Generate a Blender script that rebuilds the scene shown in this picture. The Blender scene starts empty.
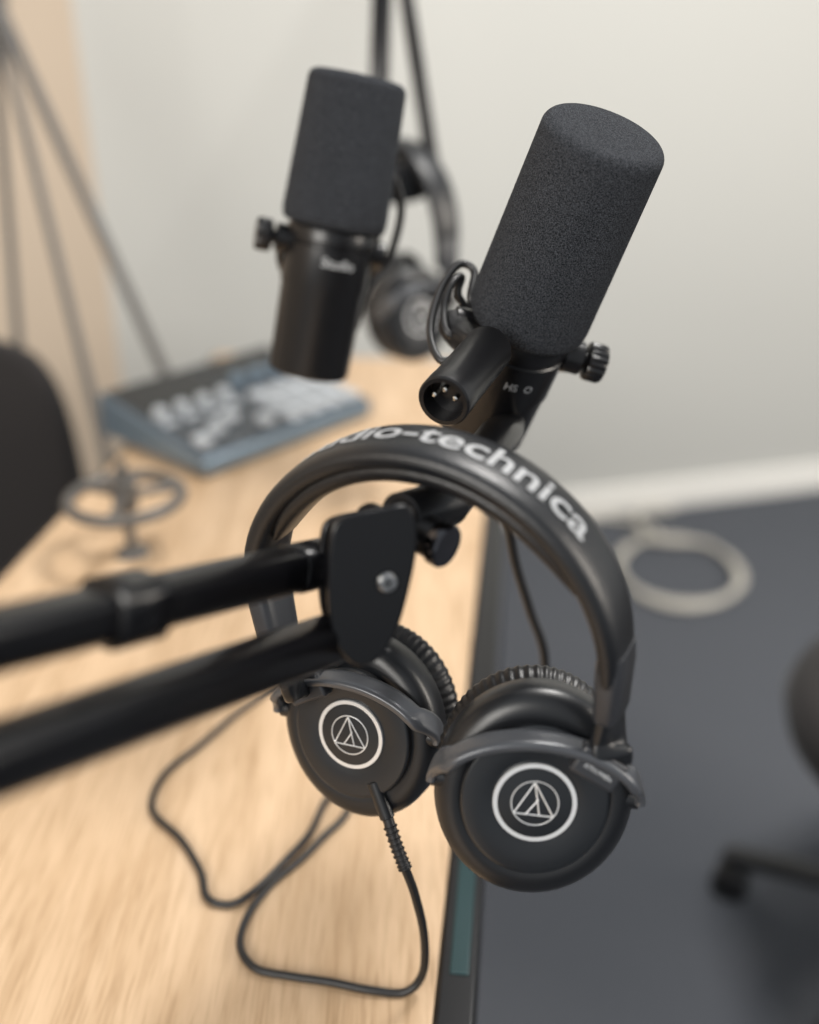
import bpy, math, random
from mathutils import Vector, Matrix
random.seed(3)
V=Vector
scene=bpy.context.scene
try:
    scene.view_settings.view_transform='Standard'
except Exception: pass

# ---------------------------------------------------------------- materials
def mat(name,col,rough=.5,metal=0.,noise=None,bump=None,spec=.5,coat=0.,sheen=0.):
    m=bpy.data.materials.new(name); m.use_nodes=True
    nt=m.node_tree; b=nt.nodes['Principled BSDF']
    b.inputs['Base Color'].default_value=(*col,1); b.inputs['Roughness'].default_value=rough
    b.inputs['Metallic'].default_value=metal; b.inputs['Specular IOR Level'].default_value=spec
    b.inputs['Coat Weight'].default_value=coat
    b.inputs['Sheen Weight'].default_value=sheen
    tc=nt.nodes.new('ShaderNodeTexCoord')
    if noise:
        sc,col2,detail=noise
        n=nt.nodes.new('ShaderNodeTexNoise'); n.inputs['Scale'].default_value=sc; n.inputs['Detail'].default_value=detail
        r=nt.nodes.new('ShaderNodeValToRGB'); r.color_ramp.elements[0].position=.35; r.color_ramp.elements[1].position=.68
        r.color_ramp.elements[0].color=(*col,1); r.color_ramp.elements[1].color=(*col2,1)
        nt.links.new(tc.outputs['Object'],n.inputs['Vector']); nt.links.new(n.outputs['Fac'],r.inputs['Fac'])
        nt.links.new(r.outputs['Color'],b.inputs['Base Color'])
    if bump:
        sc,st,dist=bump
        n=nt.nodes.new('ShaderNodeTexNoise'); n.inputs['Scale'].default_value=sc; n.inputs['Detail'].default_value=3
        bp=nt.nodes.new('ShaderNodeBump'); bp.inputs['Strength'].default_value=st; bp.inputs['Distance'].default_value=dist
        nt.links.new(tc.outputs['Object'],n.inputs['Vector']); nt.links.new(n.outputs['Fac'],bp.inputs['Height'])
        nt.links.new(bp.outputs['Normal'],b.inputs['Normal'])
    return m
M_foam=mat('foam',(.006,.007,.009),.95,noise=(1700,(.072,.078,.090),2),bump=(1500,.9,.0014),spec=.15)
M_metal=mat('black_metal',(.006,.006,.007),.32,spec=.45)
M_armm=mat('arm_paint',(.003,.003,.004),.28,spec=.42)
M_plastic=mat('black_plastic',(.007,.008,.010),.34,spec=.5,bump=(1500,.10,.0003))
M_face=mat('cup_face',(.011,.013,.016),.30,spec=.5)
M_yoke=mat('yoke_satin',(.075,.08,.09),.28,metal=.25,spec=.75)
M_leather=mat('leatherette',(.007,.008,.010),.36,bump=(700,.3,.0007),spec=.5)
M_pad=mat('pad_leather',(.006,.006,.007),.40,bump=(300,.3,.001))
M_grey=mat('slider_grey',(.026,.028,.033),.38)
M_silver=mat('silver_ring',(.80,.81,.82),.28,metal=.5)
M_print=mat('printed_lettering',(.34,.35,.36),.5)
M_pin=mat('nickel_pin',(.85,.84,.8),.2,metal=1)
M_rubber=mat('cable_rubber',(.010,.010,.011),.45)
M_chrome=mat('dark_chrome',(.10,.10,.11),.13,metal=1)
M_screw=mat('screw_steel',(.4,.4,.4),.3,metal=1)
M_wall=mat('painted_wall',(.50,.505,.485),.9,bump=(180,.05,.002),spec=.2)
M_wallL=mat('painted_wall_beige',(.56,.46,.36),.9,spec=.2)
M_base=mat('white_trim',(.85,.84,.80),.5)
M_carpet=mat('carpet',(.066,.072,.084),1.,noise=(260,(.122,.130,.148),4),bump=(400,.5,.004),spec=.1)
M_white=mat('cable_white',(.50,.48,.43),.6)
M_fabric=mat('chair_fabric',(.012,.010,.010),.9,sheen=.1)
M_pads=mat('console_pad',(.42,.45,.48),.4)
M_console=mat('console_body',(.055,.064,.075),.4)
M_consedge=mat('console_edge',(.13,.18,.23),.3,metal=.3)
M_screen=mat('console_screen',(.008,.009,.010),.25)
M_teal=mat('teal_panel',(.006,.032,.036),.35)
M_standm=mat('stand_metal',(.10,.095,.09),.45,metal=.2)

def wood():
    m=bpy.data.materials.new('oak_laminate'); m.use_nodes=True; nt=m.node_tree; b=nt.nodes['Principled BSDF']
    tc=nt.nodes.new('ShaderNodeTexCoord'); mp=nt.nodes.new('ShaderNodeMapping')
    mp.inputs['Rotation'].default_value=(0,0,math.radians(6.4)); mp.inputs['Scale'].default_value=(48,5,20)
    n=nt.nodes.new('ShaderNodeTexNoise'); n.inputs['Scale'].default_value=1; n.inputs['Detail'].default_value=6; n.inputs['Roughness'].default_value=.6
    n.inputs['Distortion'].default_value=.6
    r=nt.nodes.new('ShaderNodeValToRGB')
    r.color_ramp.elements[0].position=.3; r.color_ramp.elements[0].color=(.47,.322,.192,1)
    r.color_ramp.elements[1].position=.7; r.color_ramp.elements[1].color=(.64,.47,.312,1)
    mp2=nt.nodes.new('ShaderNodeMapping'); mp2.inputs['Rotation'].default_value=(0,0,math.radians(6.4)); mp2.inputs['Scale'].default_value=(520,26,20)
    n2=nt.nodes.new('ShaderNodeTexNoise'); n2.inputs['Scale'].default_value=1; n2.inputs['Detail'].default_value=3
    r2=nt.nodes.new('ShaderNodeValToRGB'); r2.color_ramp.elements[0].position=.32; r2.color_ramp.elements[0].color=(.74,.70,.64,1)
    r2.color_ramp.elements[1].position=.54; r2.color_ramp.elements[1].color=(1,1,1,1)
    mx=nt.nodes.new('ShaderNodeMixRGB'); mx.blend_type='MULTIPLY'; mx.inputs['Fac'].default_value=.8
    L=nt.links.new
    L(tc.outputs['Object'],mp.inputs['Vector']);L(mp.outputs['Vector'],n.inputs['Vector']);L(n.outputs['Fac'],r.inputs['Fac'])
    L(tc.outputs['Object'],mp2.inputs['Vector']);L(mp2.outputs['Vector'],n2.inputs['Vector']);L(n2.outputs['Fac'],r2.inputs['Fac'])
    L(r.outputs['Color'],mx.inputs['Color1']);L(r2.outputs['Color'],mx.inputs['Color2']);L(mx.outputs['Color'],b.inputs['Base Color'])
    b.inputs['Roughness'].default_value=.40
    return m
M_wood=wood()

# ---------------------------------------------------------------- geometry helpers (all in world metres)
def root(name,loc=(0,0,0)):
    e=bpy.data.objects.new(name,None); e.location=loc; e.empty_display_size=.02
    scene.collection.objects.link(e); return e
def add(name,verts,faces,material,parent=None,smooth=True,sharp=35,bevel=0,bseg=3):
    me=bpy.data.meshes.new(name); me.from_pydata([tuple(v) for v in verts],[],faces); me.validate()
    if smooth:
        me.polygons.foreach_set('use_smooth',[True]*len(me.polygons))
        me.set_sharp_from_angle(angle=math.radians(sharp))
    me.materials.append(material)
    o=bpy.data.objects.new(name,me); scene.collection.objects.link(o)
    import bmesh
    bm=bmesh.new(); bm.from_mesh(me); bmesh.ops.recalc_face_normals(bm,faces=bm.faces); bm.to_mesh(me); bm.free()
    if parent:
        o.parent=parent; o.matrix_parent_inverse=Matrix.Translation(parent.location).inverted()
    if bevel:
        bv=o.modifiers.new('bevel','BEVEL'); bv.width=bevel; bv.segments=bseg; bv.limit_method='ANGLE'; bv.angle_limit=math.radians(40)
    return o
def frame(o,z,xh=(1,0,0)):
    z=V(z).normalized(); xh=V(xh); x=(xh-z*xh.dot(z)).normalized(); y=z.cross(x)
    m=Matrix((x,y,z)).transposed().to_4x4(); m.translation=V(o); return m
def lathe(name,prof,F,material,parent,segs=64,sx=None,mod=None,sharp=35):
    """prof: list of (r,z); sx(r)->(kx,ky) optional oval factors; mod(r,z,theta)->r"""
    vs=[];fs=[];n=len(prof)
    for (r,z) in prof:
        for i in range(segs):
            t=2*math.pi*i/segs; rr=mod(r,z,t) if mod else r
            kx,ky=sx(r) if sx else (1,1)
            vs.append(F@V((rr*math.cos(t)*kx,rr*math.sin(t)*ky,z)))
    for j in range(n-1):
        for i in range(segs):
            k=(i+1)%segs; fs.append((j*segs+i,j*segs+k,(j+1)*segs+k,(j+1)*segs+i))
    fs.append(tuple(range(segs))[::-1]); fs.append(tuple((n-1)*segs+i for i in range(segs)))
    return add(name,vs,fs,material,parent,sharp=sharp)
def cyl(name,p0,p1,r0,r1,material,parent,ch=.0006,segs=40):
    p0=V(p0);p1=V(p1);L=(p1-p0).length; F=frame(p0,p1-p0,(1,.01,.02) if abs((p1-p0).normalized().x)<.9 else (0,1,0))
    return lathe(name,[(max(r0-ch,1e-5),0),(r0,ch),(r1,L-ch),(max(r1-ch,1e-5),L)],F,material,parent,segs)
def crom(pts,n=8,closed=False):
    pts=[V(p) for p in pts]; out=[]; N=len(pts)
    for i in range(N if closed else N-1):
        if closed: p0,p1,p2,p3=pts[(i-1)%N],pts[i],pts[(i+1)%N],pts[(i+2)%N]
        else: p0,p1,p2,p3=pts[max(i-1,0)],pts[i],pts[i+1],pts[min(i+2,N-1)]
        for k in range(n):
            t=k/n; out.append(.5*((2*p1)+(p2-p0)*t+(2*p0-5*p1+4*p2-p3)*t*t+(3*p1-p0-3*p2+p3)*t**3))
    if not closed: out.append(pts[-1])
    return out
def sweep(name,pts,nrm,w,t,material,parent,ex=4,seg=24,closed=False,sharp=50):
    """cross-section: w along T x N, t along N.  nrm: vector or list;  w,t: float or list"""
    N=len(pts);vs=[];fs=[]
    for i,p in enumerate(pts):
        if closed: T=(pts[(i+1)%N]-pts[i-1]).normalized()
        else: T=(pts[min(i+1,N-1)]-pts[max(i-1,0)]).normalized()
        n=V(nrm[i]) if isinstance(nrm,list) else V(nrm); n=(n-T*n.dot(T)).normalized(); s=T.cross(n)
        ww=w[i] if isinstance(w,list) else w; tt=t[i] if isinstance(t,list) else t
        for k in range(seg):
            a=2*math.pi*(k+.5)/seg; ca,sa=math.cos(a),math.sin(a)
            q=(abs(ca)**ex+abs(sa)**ex)**(-1/ex)
            vs.append(p+s*(ca*q*ww/2)+n*(sa*q*tt/2))
    for j in range(N if closed else N-1):
        jj=(j+1)%N
        for k in range(seg):
            l=(k+1)%seg; fs.append((j*seg+k,j*seg+l,jj*seg+l,jj*seg+k))
    if not closed:
        fs.append(tuple(range(seg))); fs.append(tuple((N-1)*seg+k for k in range(seg)))
    return add(name,vs,fs,material,parent,sharp=sharp)
def tube(name,pts,r,material,parent,n=8,seg=12,closed=False,ctrl=True):
    p=crom(pts,n,closed) if ctrl else [V(q) for q in pts]
    ns=[];T=(p[1]-p[0]).normalized(); nn=T.orthogonal().normalized()
    for i in range(len(p)):
        T2=(p[min(i+1,len(p)-1)]-p[max(i-1,0)]).normalized()
        nn=(nn-T2*nn.dot(T2)).normalized(); ns.append(nn.copy())
    return sweep(name,p,ns,2*r,2*r,material,parent,ex=2,seg=seg,closed=closed)
def slab(name,poly,F,th,material,parent,bevel=.001):
    n=len(poly); vs=[F@V((x,y,-th/2)) for x,y in poly]+[F@V((x,y,th/2)) for x,y in poly]
    fs=[tuple(range(n))[::-1],tuple(range(n,2*n))]+[(i,(i+1)%n,n+(i+1)%n,n+i) for i in range(n)]
    return add(name,vs,fs,material,parent,bevel=bevel,sharp=30)
def box(name,F,dx,dy,dz,material,parent,bevel=.001):
    return slab(name,[(-dx/2,-dy/2),(dx/2,-dy/2),(dx/2,dy/2),(-dx/2,dy/2)],F,dz,material,parent,bevel)
def smoothpoly(pts,n=6):
    return [(p.x,p.y) for p in crom([(x,y,0) for x,y in pts],n,True)]
def text_verts(s,size,bold=.0):
    cu=bpy.data.curves.new('txt','FONT'); cu.body=s; cu.size=size; cu.align_x='CENTER'; cu.offset=bold; cu.resolution_u=4
    o=bpy.data.objects.new('txt',cu); scene.collection.objects.link(o)
    dg=bpy.context.evaluated_depsgraph_get(); me=bpy.data.meshes.new_from_object(o.evaluated_get(dg))
    vs=[v.co.copy() for v in me.vertices]; fs=[tuple(p.vertices) for p in me.polygons]
    bpy.data.objects.remove(o); bpy.data.curves.remove(cu); bpy.data.meshes.remove(me)
    ym=(min(v.y for v in vs)+max(v.y for v in vs))/2
    return [V((v.x,v.y-ym,0)) for v in vs],fs

# ---------------------------------------------------------------- room
def vplane(name,p0,p1,z0,z1,th,material):
    p0=V((*p0,0));p1=V((*p1,0)); d=(p1-p0); n=V((-d.y,d.x,0)).normalized()*th
    vs=[p0+V((0,0,z0)),p1+V((0,0,z0)),p1+n+V((0,0,z0)),p0+n+V((0,0,z0))]
    vs+= [v+V((0,0,z1-z0)) for v in vs]
    return add(name,vs,[(0,3,2,1),(4,5,6,7),(0,1,5,4),(1,2,6,5),(2,3,7,6),(3,0,4,7)],material,None,smooth=False)
wdir=V((.708,.188,0)).normalized()
corner=V((-.66,2.193,0)); wend=corner+wdir*4.2
vplane('wall_back',corner.xy,wend.xy,0,2.7,.1,M_wall)
lend=V((-1.6,-.9,0))
vplane('wall_left',lend.xy,corner.xy,0,2.7,.1,M_wallL)
add('floor',[(-3,-2.5,0),(5,-2.5,0),(5,4,0),(-3,4,0),(-3,-2.5,-.05),(5,-2.5,-.05),(5,4,-.05),(-3,4,-.05)],
    [(0,1,2,3),(7,6,5,4),(0,4,5,1),(1,5,6,2),(2,6,7,3),(3,7,4,0)],M_carpet,None,smooth=False)
off=V((wdir.y,-wdir.x,0))*.016
b=vplane('baseboard_back',(corner+off).xy,(wend+off).xy,0,.085,.015,M_base)
bv=b.modifiers.new('b','BEVEL'); bv.width=.004; bv.segments=2
ld=(corner-lend).normalized(); lo=V((ld.y,-ld.x,0))*.016
b=vplane('baseboard_left',(lend+lo).xy,(corner+lo-ld*.02).xy,0,.085,.015,M_base)

# ---------------------------------------------------------------- desk
dk=root('desk',(-.15,.7,.72))
ang=math.atan(.112)
u=V((math.sin(ang),math.cos(ang),0)); r_=V((math.cos(ang),-math.sin(ang),0))
R0=V((.0125,.375,0))
def deskpt(s,t,z):
    return R0+u*s-r_*t+V((0,0,z))
def prism(name,s0,s1,t0,t1,z0,z1,m,par,bevel=.001):
    vs=[deskpt(s,t,z) for z in (z0,z1) for s,t in ((s0,t0),(s1,t0),(s1,t1),(s0,t1))]
    return add(name,vs,[(0,1,2,3),(7,6,5,4),(0,4,5,1),(1,5,6,2),(2,6,7,3),(3,7,4,0)],m,par,bevel=bevel,smooth=True)
prism('top',-.62,1.22,0,.475,.705,.73,M_wood,dk)
prism('edge_rail_right',-.62,1.22,-.024,-.0003,.66,.7285,M_metal,dk,.003)
prism('edge_rail_left',-.62,1.22,.4753,.482,.69,.7285,M_metal,dk,.001)
prism('rail_far',1.10,1.14,.01,.46,.66,.7045,M_metal,dk)
prism('rail_near',-.56,-.52,.01,.46,.66,.7045,M_metal,dk)
for i,(s,t) in enumerate(((-.60,-.02),(-.60,.42),(1.16,-.02),(1.16,.42))):
    prism(f'leg_{i+1}',s,s+.05,t,t+.05,0,.66 if t<0 else .7045,M_metal,dk,.002)
prism('socket_strip',.035,.15,-.0185,-.007,.722,.7297,M_teal,dk,.0008)
prism('modesty_panel',-.4,1.1,.03,.045,.3,.704,M_metal,dk)

# ---------------------------------------------------------------- headphones
def headphones(name,mid,e1,z,loc,cups,stems,htop=.09,hw=.0895,detail=True):
    rt=root(name,loc)
    e1=V(e1).normalized(); z=V(z); z=(z-e1*z.dot(e1)).normalized(); y=z.cross(e1)
    mid=V(mid)
    n=48; pts=[];nr=[];w=[];t=[]
    def arc(a,k=0.):
        return mid+e1*((hw+k)*math.cos(a))+z*((htop+k)*math.sin(a))
    for i in range(n+1):
        a=math.pi*(-.06+1.12*i/n); d=e1*math.cos(a)+z*math.sin(a)
        pts.append(arc(a,-.0055)); nr.append(d)
        e=abs(i/n-.5)*2
        w.append(.036-.009*e**5); t.append(.012-.003*e**4)
    sweep('headband_cover',pts,nr,w,t,M_leather,rt,ex=3.2,seg=32)
    # stitched piping along both edges of the cover
    for sgn in (1,-1):
        sp=[arc(math.pi*(.03+.94*i/60),-.0048)+y*(sgn*(.0172-.0035*abs(i/60-.5)**4*16)) for i in range(61)]
        tube('headband_piping_'+('back' if sgn>0 else 'front'),sp,.0011,M_leather,rt,n=1,seg=8)
    pts2=[];nr2=[];w2=[];t2=[]
    for i in range(n+1):
        a=math.pi*(.14+.72*i/n); d=e1*math.cos(a)+z*math.sin(a); e=abs(i/n-.5)*2
        pts2.append(arc(a,-.0125)); nr2.append(d); w2.append(.031-.010*e**6); t2.append(.012-.008*e**6)
    sweep('headband_cushion',pts2,nr2,w2,t2,M_pad,rt,ex=2.6,seg=28)
    if detail:
        tv,tf=text_verts('audio-technica',.0205,.0003)
        wid=max(v.x for v in tv)-min(v.x for v in tv); k=.146/wid
        vs=[]
        for v in tv:
            a=math.pi/2-(v.x*k+.012)/hw; vy=v.y*.130/wid; vs.append(arc(a,.0011-.5*(vy/.018)**2*.0035)+y*(vy+.001))
        add('headband_lettering',vs,tf,M_print,rt,smooth=False)
    for ci,(cup,stem) in enumerate(zip(cups,stems)):
        F0,N,UP,roll=cup; tag='right' if ci==0 else 'left'
        N=V(N).normalized(); UP=V(UP); X=UP.cross(N).normalized()
        Fm=frame(F0,N,X)@Matrix.Rotation(roll,4,'Z')
        def ov(r): 
            k=min(max((r-.022)/.018,0),1); k=k*k*(3-2*k); return (1,1+.12*k)
        lathe('housing_'+tag,[(.0335,-.0036),(.0345,-.0030),(.0380,-.0032),(.0415,-.0048),(.0443,-.008),(.0452,-.011),(.0452,-.021),(.0435,-.025),(.041,-.028),(.03,-.028)],Fm,M_plastic,rt,96,ov)
        lathe('face_plate_'+tag,[(.0331,-.006),(.0331,-.001),(.0325,-.0003),(.0315,0),(.0208,0),(.0200,-.0003),(.001,-.0003)],Fm,M_face,rt,96,ov)
        lathe('ring_'+tag,[(.0188,-.0004),(.0188,.0005),(.0186,.0008),(.0167,.0008),(.0165,.0005),(.0165,-.0004)],Fm,M_silver,rt,96)
        lathe('badge_'+tag,[(.0165,-.0003),(.0165,.0009),(.0160,.0010),(.0001,.0010)],Fm,M_face,rt,64)
        rr=[Fm@V((.0105*math.cos(a),.0105*math.sin(a),.0011)) for a in [2*math.pi*i/48 for i in range(48)]]
        tube('badge_circle_'+tag,rr,.00035,M_silver,rt,n=1,seg=6,closed=True)
        A=(-.001,.0098);B=(-.0088,-.0056);C=(.0088,-.0056);D=(.0026,-.0056)
        for i,(p,q) in enumerate(((A,B),(B,C),(A,C),(A,D),((.0015,.002),(-.0035,-.0056)))):
            cyl(f'badge_bar_{tag}_{i}',Fm@V((*p,.0011)),Fm@V((*q,.0011)),.0004,.0004,M_silver,rt,ch=.0001,segs=8)
        pp=[(.030,-.027)]
        for i in range(15):
            a=math.pi*(i/14); pp.append((.0395+.0053*math.sin(a),-.0285-.019*(i/14)+ .0))
        pp+= [(.036,-.0505),(.028,-.050),(.024,-.044),(.022,-.034)]
        lathe('ear_pad_'+tag,pp,Fm,M_pad,rt,360,ov,mod=lambda r,zz,th:r+(.00033*math.sin(66*th+1.3*math.sin(5*th))*(1 if r>.04 and zz<-.029 else 0)),sharp=60)
        # yoke arch (satin)
        yk=[]
        for i in range(41):
            a=math.radians(-2+184*i/40)
            zz=.0050+.0020*math.sin(a)-(.013*max(0,abs(math.cos(a))-.86)/.14)
            yk.append(Fm@V((.0463*math.cos(a),.0285*math.sin(a)+.004,zz)))
        cen=Fm@V((0,0,0))
        sweep('yoke_'+tag,yk,[(p-cen) for p in yk],[.0125]*41,[.0048]*41,M_yoke,rt,ex=4,seg=24)
        for sgn in (1,-1):
            cyl(f'pivot_{tag}_{"a" if sgn>0 else "b"}',Fm@V((sgn*.0472,.003,-.0095)),Fm@V((sgn*.040,.003,-.0095)),.005,.005,M_plastic,rt)
        be=arc(0,-.0055) if ci==0 else arc(math.pi,-.0055)
        q=V(stem[0]); jn=Fm@V(stem[1]); outn=e1*(1 if ci==0 else -1)
        dn=(q-be).normalized()
        sweep('slider_'+tag,[be+z*.006,be+dn*.002,be+dn*.024,be+dn*.027],outn,[.026,.028,.026,.022],[.0115,.0125,.0115,.009],M_grey,rt,ex=5)
        sp=crom([be+dn*.02,q,q*.45+jn*.55+N*.003,jn],8)
        sweep('yoke_stem_'+tag,sp,[outn*(1-i/(len(sp)-1))+N*(i/(len(sp)-1)) for i in range(len(sp))],[.022-.004*i/(len(sp)-1) for i in range(len(sp))],.0075,M_plastic,rt,ex=4)
        sd=stem[1][0]
        box('hinge_block_'+tag,Fm@Matrix.Translation(V((sd*.80,stem[1][1]-.002,.007)))@Matrix.Rotation(-.45*(1 if sd>0 else -1),4,'Z'),.022,.014,.009,M_grey,rt,.0018)
        if detail and ci==0:
            tv,tf=text_verts('ATH-M40x',.0030)
            add('hinge_lettering',[Fm@Matrix.Translation(V((sd*.79,stem[1][1]-.003,.0117)))@Matrix.Rotation(-.45,4,'Z')@v for v in tv],tf,M_silver,rt,smooth=False)
    return rt

hp=headphones('headphones',(.0085,.3905,.985),(.888,-.447,.06),(-.03,0,1),(.005,.39,1.06),
  [((.0558,.3438,.9185),(-.06,-.96,.25),(0,0,1),-.08),((-.0305,.4163,.8985),(-.42,-.87,.22),(0,0,1),.10)],
  [((.086,.3465,.952),(.030,.026,.004)),((-.060,.408,.940),(-.026,.027,.004))],hw=.0935,htop=.090)
hr=hp
cyl('cable_plug',(-.0185,.408,.875),(-.0113,.3985,.858),.0042,.0040,M_plastic,hr)
sr=[(-.0113,.3985,.858),(-.007,.3920,.8463),(-.0023,.3862,.8356)]
tube('strain_relief',sr,.0030,M_rubber,hr)
srp=crom(sr,5)
for i,p in enumerate(srp[2:]):
    T=(V(sr[2])-V(sr[0])).normalized(); cyl(f'relief_rib_{i}',p-T*.0005,p+T*.0005,.0038,.0038,M_rubber,hr,ch=.0003,segs=20)
zc=.7329
cab=[(-.0023,.3862,.8356),(.0029,.3874,.8152),(.008,.3924,.7798),(.0075,.3960,.7455)]+[(x,y_,zc) for x,y_ in
 [(-.0026,.3933),(-.0226,.3947),(-.0459,.4),(-.0694,.404),(-.0905,.4095),(-.1018,.4258),(-.1003,.4483),(-.0896,.4724),(-.0725,.4938),(-.0576,.5165),(-.0451,.5356),(-.040,.560),(-.05,.566)]]
cab+=[(-.060,.548,zc+.001),(-.0683,.5172,zc+.001),(-.0813,.4898,zc+.004),(-.0976,.4641,zc+.0045)]
cab+=[(x,y_,zc) for x,y_ in [(-.1123,.4568),(-.1279,.4621),(-.137,.485),(-.156,.5136),(-.178,.5357),(-.184,.5558),(-.179,.5826),(-.1607,.6112),(-.1397,.6483),(-.1216,.6748),(-.10,.71)]]
tube('cable',cab,.0024,M_rubber,hr,n=10,seg=14)

hp2=headphones('headphones',(-.012,1.159,1.018),(.62,-.785,0),(0,0,1),(-.012,1.159,1.11),
  [((.012,1.050,.950),(.55,-.83,.1),(0,0,1),0),((-.038,1.11,.955),(-.85,-.5,.1),(0,0,1),0)],
  [((.040,1.083,.990),(.028,.030,.004)),((-.064,1.205,.99),(-.026,.031,.004))],htop=.100,detail=False)

# ---------------------------------------------------------------- microphones
def microphone(name,ftop,fbot,body_len,Rdir,loc,knob_side,detail=True,rf=.0325,rb=1.0,taper=.06):
    rt=root(name,loc)
    ftop=V(ftop);fbot=V(fbot);A=(ftop-fbot).normalized();Lf=(ftop-fbot).length
    F=frame(fbot,A,Rdir)
    prof=[(.022,-.001),(rf*.94,0),(rf*.985,.003),(rf,.008)]
    for i in range(1,9): prof.append((rf*(1-taper*i/8),.008+(Lf-.018)*i/8))
    rt_=rf*(1-taper)
    for i in range(1,9):
        a=math.pi/2*i/8; prof.append((rt_-.006+.006*math.cos(a),Lf-.010+.006*math.sin(a)))
    prof+=[(rt_*.5,Lf-.0032),(.002,Lf-.0030)]
    lathe('foam_windscreen',prof,F,M_foam,rt,96,sharp=180)
    bp=[(.022,0),(.0275,-.001),(.0285,-.003),(.0285,-.010),(.0268,-.011),(.0268,-.013),(.0282,-.014),(.0282,-.040),(.0272,-.043),(.0265,-body_len+.004),(.0255,-body_len+.001),(.024,-body_len),(.001,-body_len)]
    lathe('body',[(r*rb,z) for r,z in bp],F,M_metal,rt,72)
    lathe('rear_plate',[(.019,-body_len-.0001),(.019,-body_len-.0015),(.001,-body_len-.0015)],F,M_plastic,rt,48)
    X=V((F[0][0],F[1][0],F[2][0]));Y=V((F[0][1],F[1][1],F[2][1]))
    cb=fbot-A*.014; pts=[]
    bk=Y if Y.y>0 else -Y
    for i in range(25):
        a=math.pi*i/24; pts.append(cb+X*.0345*math.cos(a)+bk*(.040*math.sin(a))-A*(.030*math.sin(a)))
    sweep('yoke',pts,[p-cb for p in pts],.018,.004,M_metal,rt,ex=5)
    for s,nm in ((1,'a'),(-1,'b')):
        cyl('yoke_washer_'+nm,cb+X*.027*s,cb+X*.038*s,.0095,.0095,M_metal,rt)
    s=knob_side
    cyl('knob_shaft',cb+X*.037*s,cb+X*.043*s,.0045,.0045,M_metal,rt)
    lathe('knob',[(.006,0),(.0100,.001),(.0106,.002),(.0106,.010),(.0096,.0115),(.001,.0115)],frame(cb+X*.040*s,X*s,A),M_metal,rt,72,mod=lambda r,z,t:r+(.0004*math.sin(18*t) if r>.0095 else 0))
    if detail:
        tv,tf=text_verts('HS  O',.0065,.0001)
        fr=-bk; vs=[]
        for v in tv:
            aa=v.x/.0285+.18; d=(fr*math.cos(aa)+X*math.sin(aa)); vs.append(fbot-A*.026+d*.0286+A*v.y)
        add('body_lettering',vs,tf,M_print,rt,smooth=False)
    return rt,A,X,bk,cb
m1,A1,X1,B1,cb1=microphone('studio_microphone',(.0955,.5075,1.1880),(.0645,.5431,1.083),.082,(.964,0,-.267),(.065,.545,1.08),1,rf=.0338,taper=.07)
x0=V((.0411,.4990,1.0807));x1=V((.0156,.4404,1.0721));ax=(x1-x0).normalized(); FX=frame(x0,ax,(1,0,0)); Lx=(x1-x0).length
lathe('xlr_barrel',[(.006,-.002),(.0115,0),(.0125,.002),(.0125,Lx-.012),(.0128,Lx-.011),(.0128,Lx-.001),(.0120,Lx),(.0100,Lx),(.0098,Lx-.010),(.001,Lx-.010)],FX,M_metal,m1,64)
for i,a in enumerate((200,270,340)):
    a=math.radians(a); c0=FX@V((.0055*math.cos(a),-.0055*math.sin(a),Lx-.0105)); cyl(f'xlr_pin_{i+1}',c0,c0+ax*.0095,.0015,.0013,M_pin,m1,segs=16)
sweep('xlr_lug',crom([cb1-X1*.038,V((.030,.532,1.077)),V((.036,.508,1.079)),V((.040,.495,1.0795))],6),(0,0,1),.018,.015,M_metal,m1,ex=3.5)
tube('short_lead',[(.045,.556,1.083),(.0339,.5454,1.0932),(.036,.5582,1.1063),(.0275,.5602,1.1098),(.0168,.5479,1.0986),(.0111,.5284,1.0816),(.0162,.512,1.070),(.0268,.514,1.072),(.033,.52,1.079)],.0022,M_rubber,m1)
tube('short_lead_2',[(.040,.560,1.078),(.0275,.5554,1.0932),(.029,.5582,1.1033),(.0235,.5502,1.1018),(.0190,.5409,1.0906),(.0205,.5284,1.0800),(.034,.530,1.075)],.0022,M_rubber,m1)
sweep('mount_neck',crom([cb1+B1*.036-A1*.026,V((.056,.540,1.024)),V((.046,.488,1.036)),V((.030,.432,1.0415)),V((.015,.395,1.0400))],7),(0,0,1),.020,.018,M_metal,m1,ex=2.6)
tube('hanging_lead',[(.0477,.575,1.03),(.050,.560,1.0),(.0573,.5424,.9734),(.0654,.5442,.9315),(.0771,.5477,.8931),(.0894,.5504,.8529),(.092,.57,.78),(.085,.62,.66),(.08,.70,.55)],.003,M_rubber,m1)

m2,A2,X2,B2,cb2=microphone('studio_microphone',(-.0325,.7180,1.2030),(-.0525,.7060,1.1050),.104,(.94,.18,-.29),(-.06,.70,1.1),-1,detail=False,rf=.0362,rb=1.08,taper=.09)
tv,tf=text_verts('Studio',.009,.0002); fr=-B2
add('maker_lettering',[V((-.0525,.7060,1.1050))-A2*.022+(fr*math.cos(v.x/.0305+.1)+X2*math.sin(v.x/.0305+.1))*.0309+A2*v.y for v in tv],tf,M_print,m2,smooth=False)
tube('short_lead',[(-.025,.715,1.09),(-.016,.72,1.12),(-.012,.73,1.135),(-.006,.735,1.11),(-.016,.73,1.075),(-.03,.72,1.06),(-.04,.715,1.03)],.003,M_rubber,m2)
sweep('mount_neck',crom([cb2+B2*.038-A2*.028,V((-.045,.78,1.08)),V((-.04,.95,1.09)),V((-.020,1.11,1.085))],7),(0,0,1),.022,.020,M_metal,m2,ex=2.6)

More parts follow.
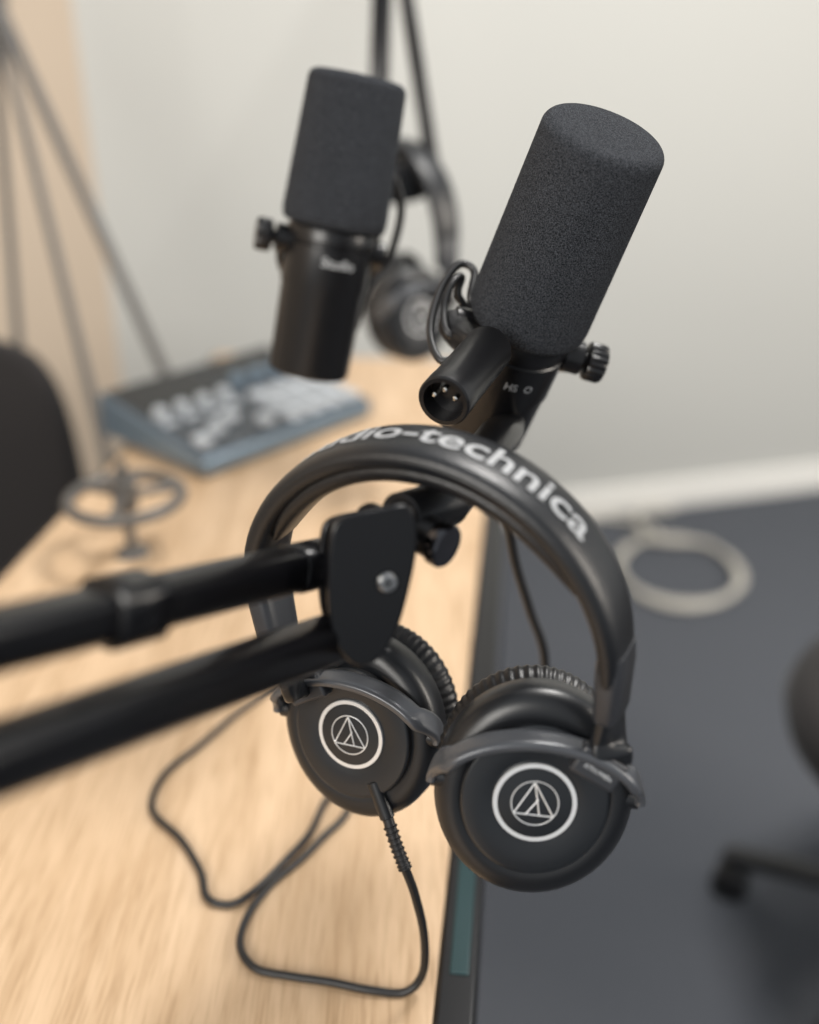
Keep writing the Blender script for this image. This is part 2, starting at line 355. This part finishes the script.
# ---------------------------------------------------------------- near boom arm
arm=root('microphone_boom_arm',(-.02,.35,1.03))
D=V((-.478,-.823,.304)).normalized()
S1=V((-.0340,.381,1.0210));S2=V((-.0316,.3480,1.0025))
E1=S1+D*.40;E2=S2+D*.40
def bar(nm,a,b,w,par,m=M_armm):
    a=V(a);b=V(b);T=(b-a).normalized()
    sweep(nm,[a,a+T*.001,b-T*.001,b],(0,0,1),[w*.9,w,w,w*.9],[w*.9,w,w,w*.9],m,par,ex=3.6,seg=32)
bar('upper_bar',S1,E1,.0175,arm);bar('lower_bar',S2,E2,.0185,arm)
bar('cable_clip',S1+D*.112,S1+D*.134,.0225,arm,M_armm)
bar('bar_tip',S1-D*.004,S1+D*.03,.0190,arm,M_armm)
F=frame((-.0106,.3475,1.030),(.30,-.93,.19),(.95,.30,0))
pl=smoothpoly([(-.0165,.028),(.0,.0300),(.0130,.0290),(.0148,.013),(.008,-.012),(.002,-.025),(-.006,-.0335),(-.015,-.033),(-.0220,-.022),(-.0232,-.004),(-.0210,.017)],5)
slab('end_plate_front',pl,F,.004,M_armm,arm,.0012)
slab('end_plate_back',[(x*.95,y*.86-.002) for x,y in pl],F@Matrix.Translation(V((0,0,-.022))),.004,M_armm,arm,.0012)
lathe('plate_screw',[(.0040,-.002),(.0040,.0024),(.0034,.0030),(.0001,.0032)],F@Matrix.Translation(V((.001,0,.001))),M_screw,arm,32)
for a in (0.3,1.87):
    box('screw_slot',F@Matrix.Translation(V((.001,0,.0042)))@Matrix.Rotation(a,4,'Z'),.005,.0009,.0006,M_metal,arm,0)
cyl('plate_spacer',F@V((.002,.020,-.022)),F@V((.002,.020,0)),.007,.007,M_metal,arm)
cyl('plate_spacer_low',F@V((-.010,-.016,-.022)),F@V((-.010,-.016,0)),.006,.006,M_metal,arm)
cyl('swivel',(-.004,.372,1.046),(.018,.400,1.0400),.0105,.0105,M_metal,arm)
cyl('thumb_knob_collar',(.004,.372,1.040),(.012,.366,1.0375),.0085,.0085,M_metal,arm)
lathe('thumb_knob',[(.003,0),(.0090,.0006),(.0096,.0015),(.0096,.006),(.0088,.007),(.001,.0074)],frame((.0105,.367,1.0378),(.75,-.6,-.1),(0,0,1)),M_chrome,arm,48)
cyl('elbow',E1*.5+E2*.5-V((.025,-.012,0)),E1*.5+E2*.5+V((.025,-.012,0)),.028,.028,M_armm,arm)
Em=E1*.5+E2*.5; base=V((-.44,-.12,.80))
bar('lower_arm_bar_1',Em+V((.0,.015,-.01)),base+V((.0,.015,0)),.0175,arm);bar('lower_arm_bar_2',Em-V((0,.018,0)),base-V((0,.018,0)),.0175,arm)
cyl('clamp_post',(-.44,-.12,.731),(-.44,-.12,.82),.017,.017,M_armm,arm)
box('clamp_plate',Matrix.Translation(V((-.44,-.12,.735))),.06,.06,.008,M_armm,arm,.002)

# ---------------------------------------------------------------- far boom arm
arm2=root('microphone_boom_arm',(0,1.1,1.09))
bar('upper_bar',(-.0350,1.10,1.085),(-.022,1.275,1.45),.021,arm2)
bar('lower_bar',(.0297,1.1208,1.064),(-.033,1.30,1.43),.0150,arm2)
Fp=frame((-.006,1.115,1.078),(.3,-.93,.1),(.95,.3,0))
slab('end_plate',smoothpoly([(-.036,.014),(0,.018),(.036,.010),(.040,-.006),(.01,-.02),(-.03,-.018)],5),Fp,.006,M_armm,arm2,.001)
cyl('swivel',(-.028,1.095,1.085),(-.008,1.17,1.088),.012,.012,M_metal,arm2)
cyl('elbow',(-.065,1.29,1.44),(.01,1.29,1.44),.028,.028,M_armm,arm2)
bar('rear_link',(-.028,1.29,1.44),(.05,2.33,1.62),.02,arm2)
box('mounting_bracket',frame((.055,2.345,1.62),(.257,-.966,0),(1,0,0)),.08,.14,.02,M_armm,arm2,.003)

# ---------------------------------------------------------------- mixing console
con=root('podcast_mixer_console',(-.22,1.28,.75))
ex=V((.66,.75,0)).normalized();ey=V((-ex.y,ex.x,0)); Fo=V((-.248,1.110,.7305))
def cf(x,y,z):
    m=Matrix((ex,ey,V((0,0,1)))).transposed().to_4x4(); m.translation=Fo+ex*x+ey*y+V((0,0,z)); return m
W,Dp=.295,.218
vs=[cf(x,y,z).translation for x,y,z in [(0,0,.004),(W,0,.004),(W,Dp,.004),(0,Dp,.004),(0,0,.026),(W,0,.026),(W,Dp,.062),(0,Dp,.062)]]
add('case',vs,[(0,3,2,1),(4,5,6,7),(0,1,5,4),(1,2,6,5),(2,3,7,6),(3,0,4,7)],M_consedge,con,bevel=.004)
tilt=math.atan(.036/Dp)
def tf_(x,y,z): return cf(0,0,.026)@Matrix.Rotation(tilt,4,'X')@Matrix.Translation(V((x,y,z)))
box('top_panel',tf_(W/2,Dp/2+.002,.001),W-.01,Dp-.008,.003,M_console,con,.001)
box('touch_screen',tf_(.075,.168,.003),.130,.085,.002,M_screen,con,.0005)
box('display_panel',tf_(.218,.185,.003),.14,.050,.002,M_screen,con,.0005)
for i in range(4):
    for j in range(3):
        box(f'pad_{i}_{j}',tf_(.168+.034*i,.024+.033*j,.0055),.025,.025,.007,M_pads,con,.003)
for i in range(4):
    box(f'fader_track_{i}',tf_(.022+.034*i,.048,.003),.004,.070,.001,M_screen,con,0)
    box(f'fader_cap_{i}',tf_(.022+.034*i,.030+.016*((i*7)%3),.008),.018,.022,.010,M_pads,con,.003)
    box(f'mute_button_{i}',tf_(.022+.034*i,.094,.005),.020,.010,.005,M_pads,con,.002)
    T=tf_(.022+.034*i,.115,.003); lathe(f'dial_{i}',[(.009,0),(.009,.010),(.008,.012),(.001,.012)],T,M_pads,con,24)
    T=tf_(.168+.034*i,.138,.003); lathe(f'level_knob_{i}',[(.012,0),(.011,.012),(.010,.014),(.001,.014)],T,M_consedge,con,24)
for i in range(4):
    cyl(f'foot_{i}',cf((.02,W-.02)[i%2],(.02,Dp-.02)[i//2],0).translation,cf((.02,W-.02)[i%2],(.02,Dp-.02)[i//2],.006).translation,.01,.01,M_rubber,con)

# ---------------------------------------------------------------- desktop shock mount
sm=root('microphone_shock_mount',(-.29,.925,.73))
c0=V((-.29,.9235,.7302))
lathe('base',[(.016,0),(.018,.002),(.016,.006),(.006,.008),(.001,.008)],Matrix.Translation(c0),M_standm,sm,48)
cyl('post',c0+V((0,0,.006)),c0+V((0,0,.105)),.0055,.0055,M_standm,sm)
cyl('post_head',c0+V((0,0,.055)),c0+V((0,0,.085)),.013,.013,M_standm,sm)
tube('hoop',[c0+V((.056*math.cos(a),.056*math.sin(a),.066)) for a in [2*math.pi*i/32 for i in range(32)]],.0065,M_standm,sm,n=2,closed=True)
for i in range(3):
    a=math.pi/6+i*math.pi*2/3; tube(f'spoke_{i}',[c0+V((.055*math.cos(a),.055*math.sin(a),.066)),c0+V((.025*math.cos(a),.025*math.sin(a),.068)),c0+V((0,0,.070))],.005,M_standm,sm)

# ---------------------------------------------------------------- light stand (tripod) in the corner
st=root('tripod_light_stand',(-.62,1.66,1.27))
hub=V((-.625,1.68,1.28))
def leg(nm,p,r=.0085): cyl(nm,hub,p,r,r*.9,M_standm,st)
leg('leg_1',(-.085,1.34,.008),.0095); leg('leg_2',(-.235,.96,.008),.0075); leg('leg_3',(-.60,1.30,.008),.0075)
cyl('hub_collar',hub-V((0,0,.03)),hub+V((0,0,.03)),.022,.022,M_standm,st)
cyl('mast',hub-V((0,0,.10)),hub+V((0,0,.75)),.011,.010,M_standm,st)
cyl('lamp_head',hub+V((0,0,.75)),hub+V((.05,-.06,.80)),.05,.08,M_armm,st)

# ---------------------------------------------------------------- floor cable coil
cc=root('coiled_floor_cable',(.67,2.17,.01))
pts=[]
for i in range(46):
    a=math.radians(95)+2*math.pi*i/24; k=1-.0020*i+.05*math.sin(2*a+.6)+.02*math.sin(3*a+i*.11)
    pts.append((.670+.162*k*math.cos(a)+.010*math.sin(i*.26),2.17+.185*k*math.sin(a),.009+.008*(i/45)))
pts=[(.46,2.42,.009),(.53,2.47,.009),(.62,2.44,.009),(.66,2.38,.009)]+pts+[(.64,2.32,.018),(.62,2.44,.016),(.66,2.51,.009),(.74,2.52,.009)]
tube('cable',pts,.0075,M_white,cc,n=4)

# ---------------------------------------------------------------- office chairs
def office_chair(cx,cy,rot,back=True,st_=.47,bz=.66):
    rt=root('office_chair',(cx,cy,0)); Rz=Matrix.Translation(V((cx,cy,0)))@Matrix.Rotation(rot,4,'Z')
    sq=lambda r:(1,.95)
    lathe('seat',[(.05,st_-.095),(.20,st_-.09),(.235,st_-.070),(.245,st_-.035),(.235,st_-.008),(.20,st_),(.1,st_-.004),(.001,st_-.006)],Rz,M_fabric,rt,64,sq,sharp=180)
    cyl('gas_column',(cx,cy,.10),(cx,cy,st_-.07),.028,.022,M_metal,rt)
    cyl('hub',(cx,cy,.06),(cx,cy,.13),.045,.035,M_plastic,rt)
    for i in range(5):
        a=2*math.pi*i/5; p=[Rz@V((r*math.cos(a),r*math.sin(a),zz)) for r,zz in ((.02,.105),(.12,.10),(.25,.078),(.275,.070))]
        sweep(f'base_leg_{i+1}',crom(p,5),(0,0,1),.036,.024,M_plastic,rt,ex=3)
        c=Rz@V((.262*math.cos(a),.262*math.sin(a),.028)); t=V((-math.sin(a+rot),math.cos(a+rot),0))
        cyl(f'caster_{i+1}',c-t*.022,c+t*.022,.0275,.0275,M_rubber,rt,ch=.004)
        cyl(f'caster_stem_{i+1}',c,c+V((0,0,.045)),.008,.008,M_metal,rt)
    if back:
        Fb=Rz@Matrix.Translation(V((0,.22,bz)))@Matrix.Rotation(math.radians(80),4,'X')
        slab('backrest',smoothpoly([(-.20,-.18),(0,-.20),(.20,-.18),(.22,0),(.17,.17),(0,.20),(-.17,.17),(-.22,0)],6),Fb,.05,M_fabric,rt,.018)
        sweep('back_support',crom([Rz@V((0,.05,st_-.07)),Rz@V((0,.22,st_-.06)),Rz@V((0,.275,.55)),Rz@V((0,.26,bz))],6),(1,0,0),.012,.05,M_metal,rt,ex=3)
    return rt
office_chair(.728,1.02,math.radians(-67),st_=.45)
office_chair(-.69,1.16,math.radians(8),bz=.625)

# ---------------------------------------------------------------- lights & world
w=bpy.data.worlds.new('World'); scene.world=w; w.use_nodes=True
bg=w.node_tree.nodes['Background']; bg.inputs['Color'].default_value=(.90,.95,1,1); bg.inputs['Strength'].default_value=.52
def area(name,loc,target,size,power,col,sy=None):
    l=bpy.data.lights.new(name,'AREA'); l.energy=power; l.color=col; l.size=size
    if sy: l.shape='RECTANGLE'; l.size_y=sy
    o=bpy.data.objects.new(name,l); o.location=loc; d=V(target)-V(loc); o.rotation_euler=d.to_track_quat('-Z','Y').to_euler(); scene.collection.objects.link(o)
area('ceiling_light',(.6,1.1,2.65),(.4,1.1,0),.5,40,(1,.97,.93),.5)
area('window_light',(-1.0,-1.2,1.9),(0.2,1.2,.8),1.0,46,(1,.96,.90),1.0)
area('fill_light_right',(2.2,.5,1.7),(.7,2.4,1.3),.8,44,(1,.91,.80),1.2)  # added warm fill brightening the back wall from the right, not a window

# ---------------------------------------------------------------- camera
cam=bpy.data.cameras.new('camera'); co=bpy.data.objects.new('camera',cam); scene.collection.objects.link(co)
co.location=(0,0,1.23); co.rotation_euler=(math.radians(90-26),0,0)
cam.sensor_width=36; cam.lens=35.16; cam.clip_start=.01
cam.dof.use_dof=True; cam.dof.focus_distance=.490; cam.dof.aperture_fstop=2.4
scene.camera=co
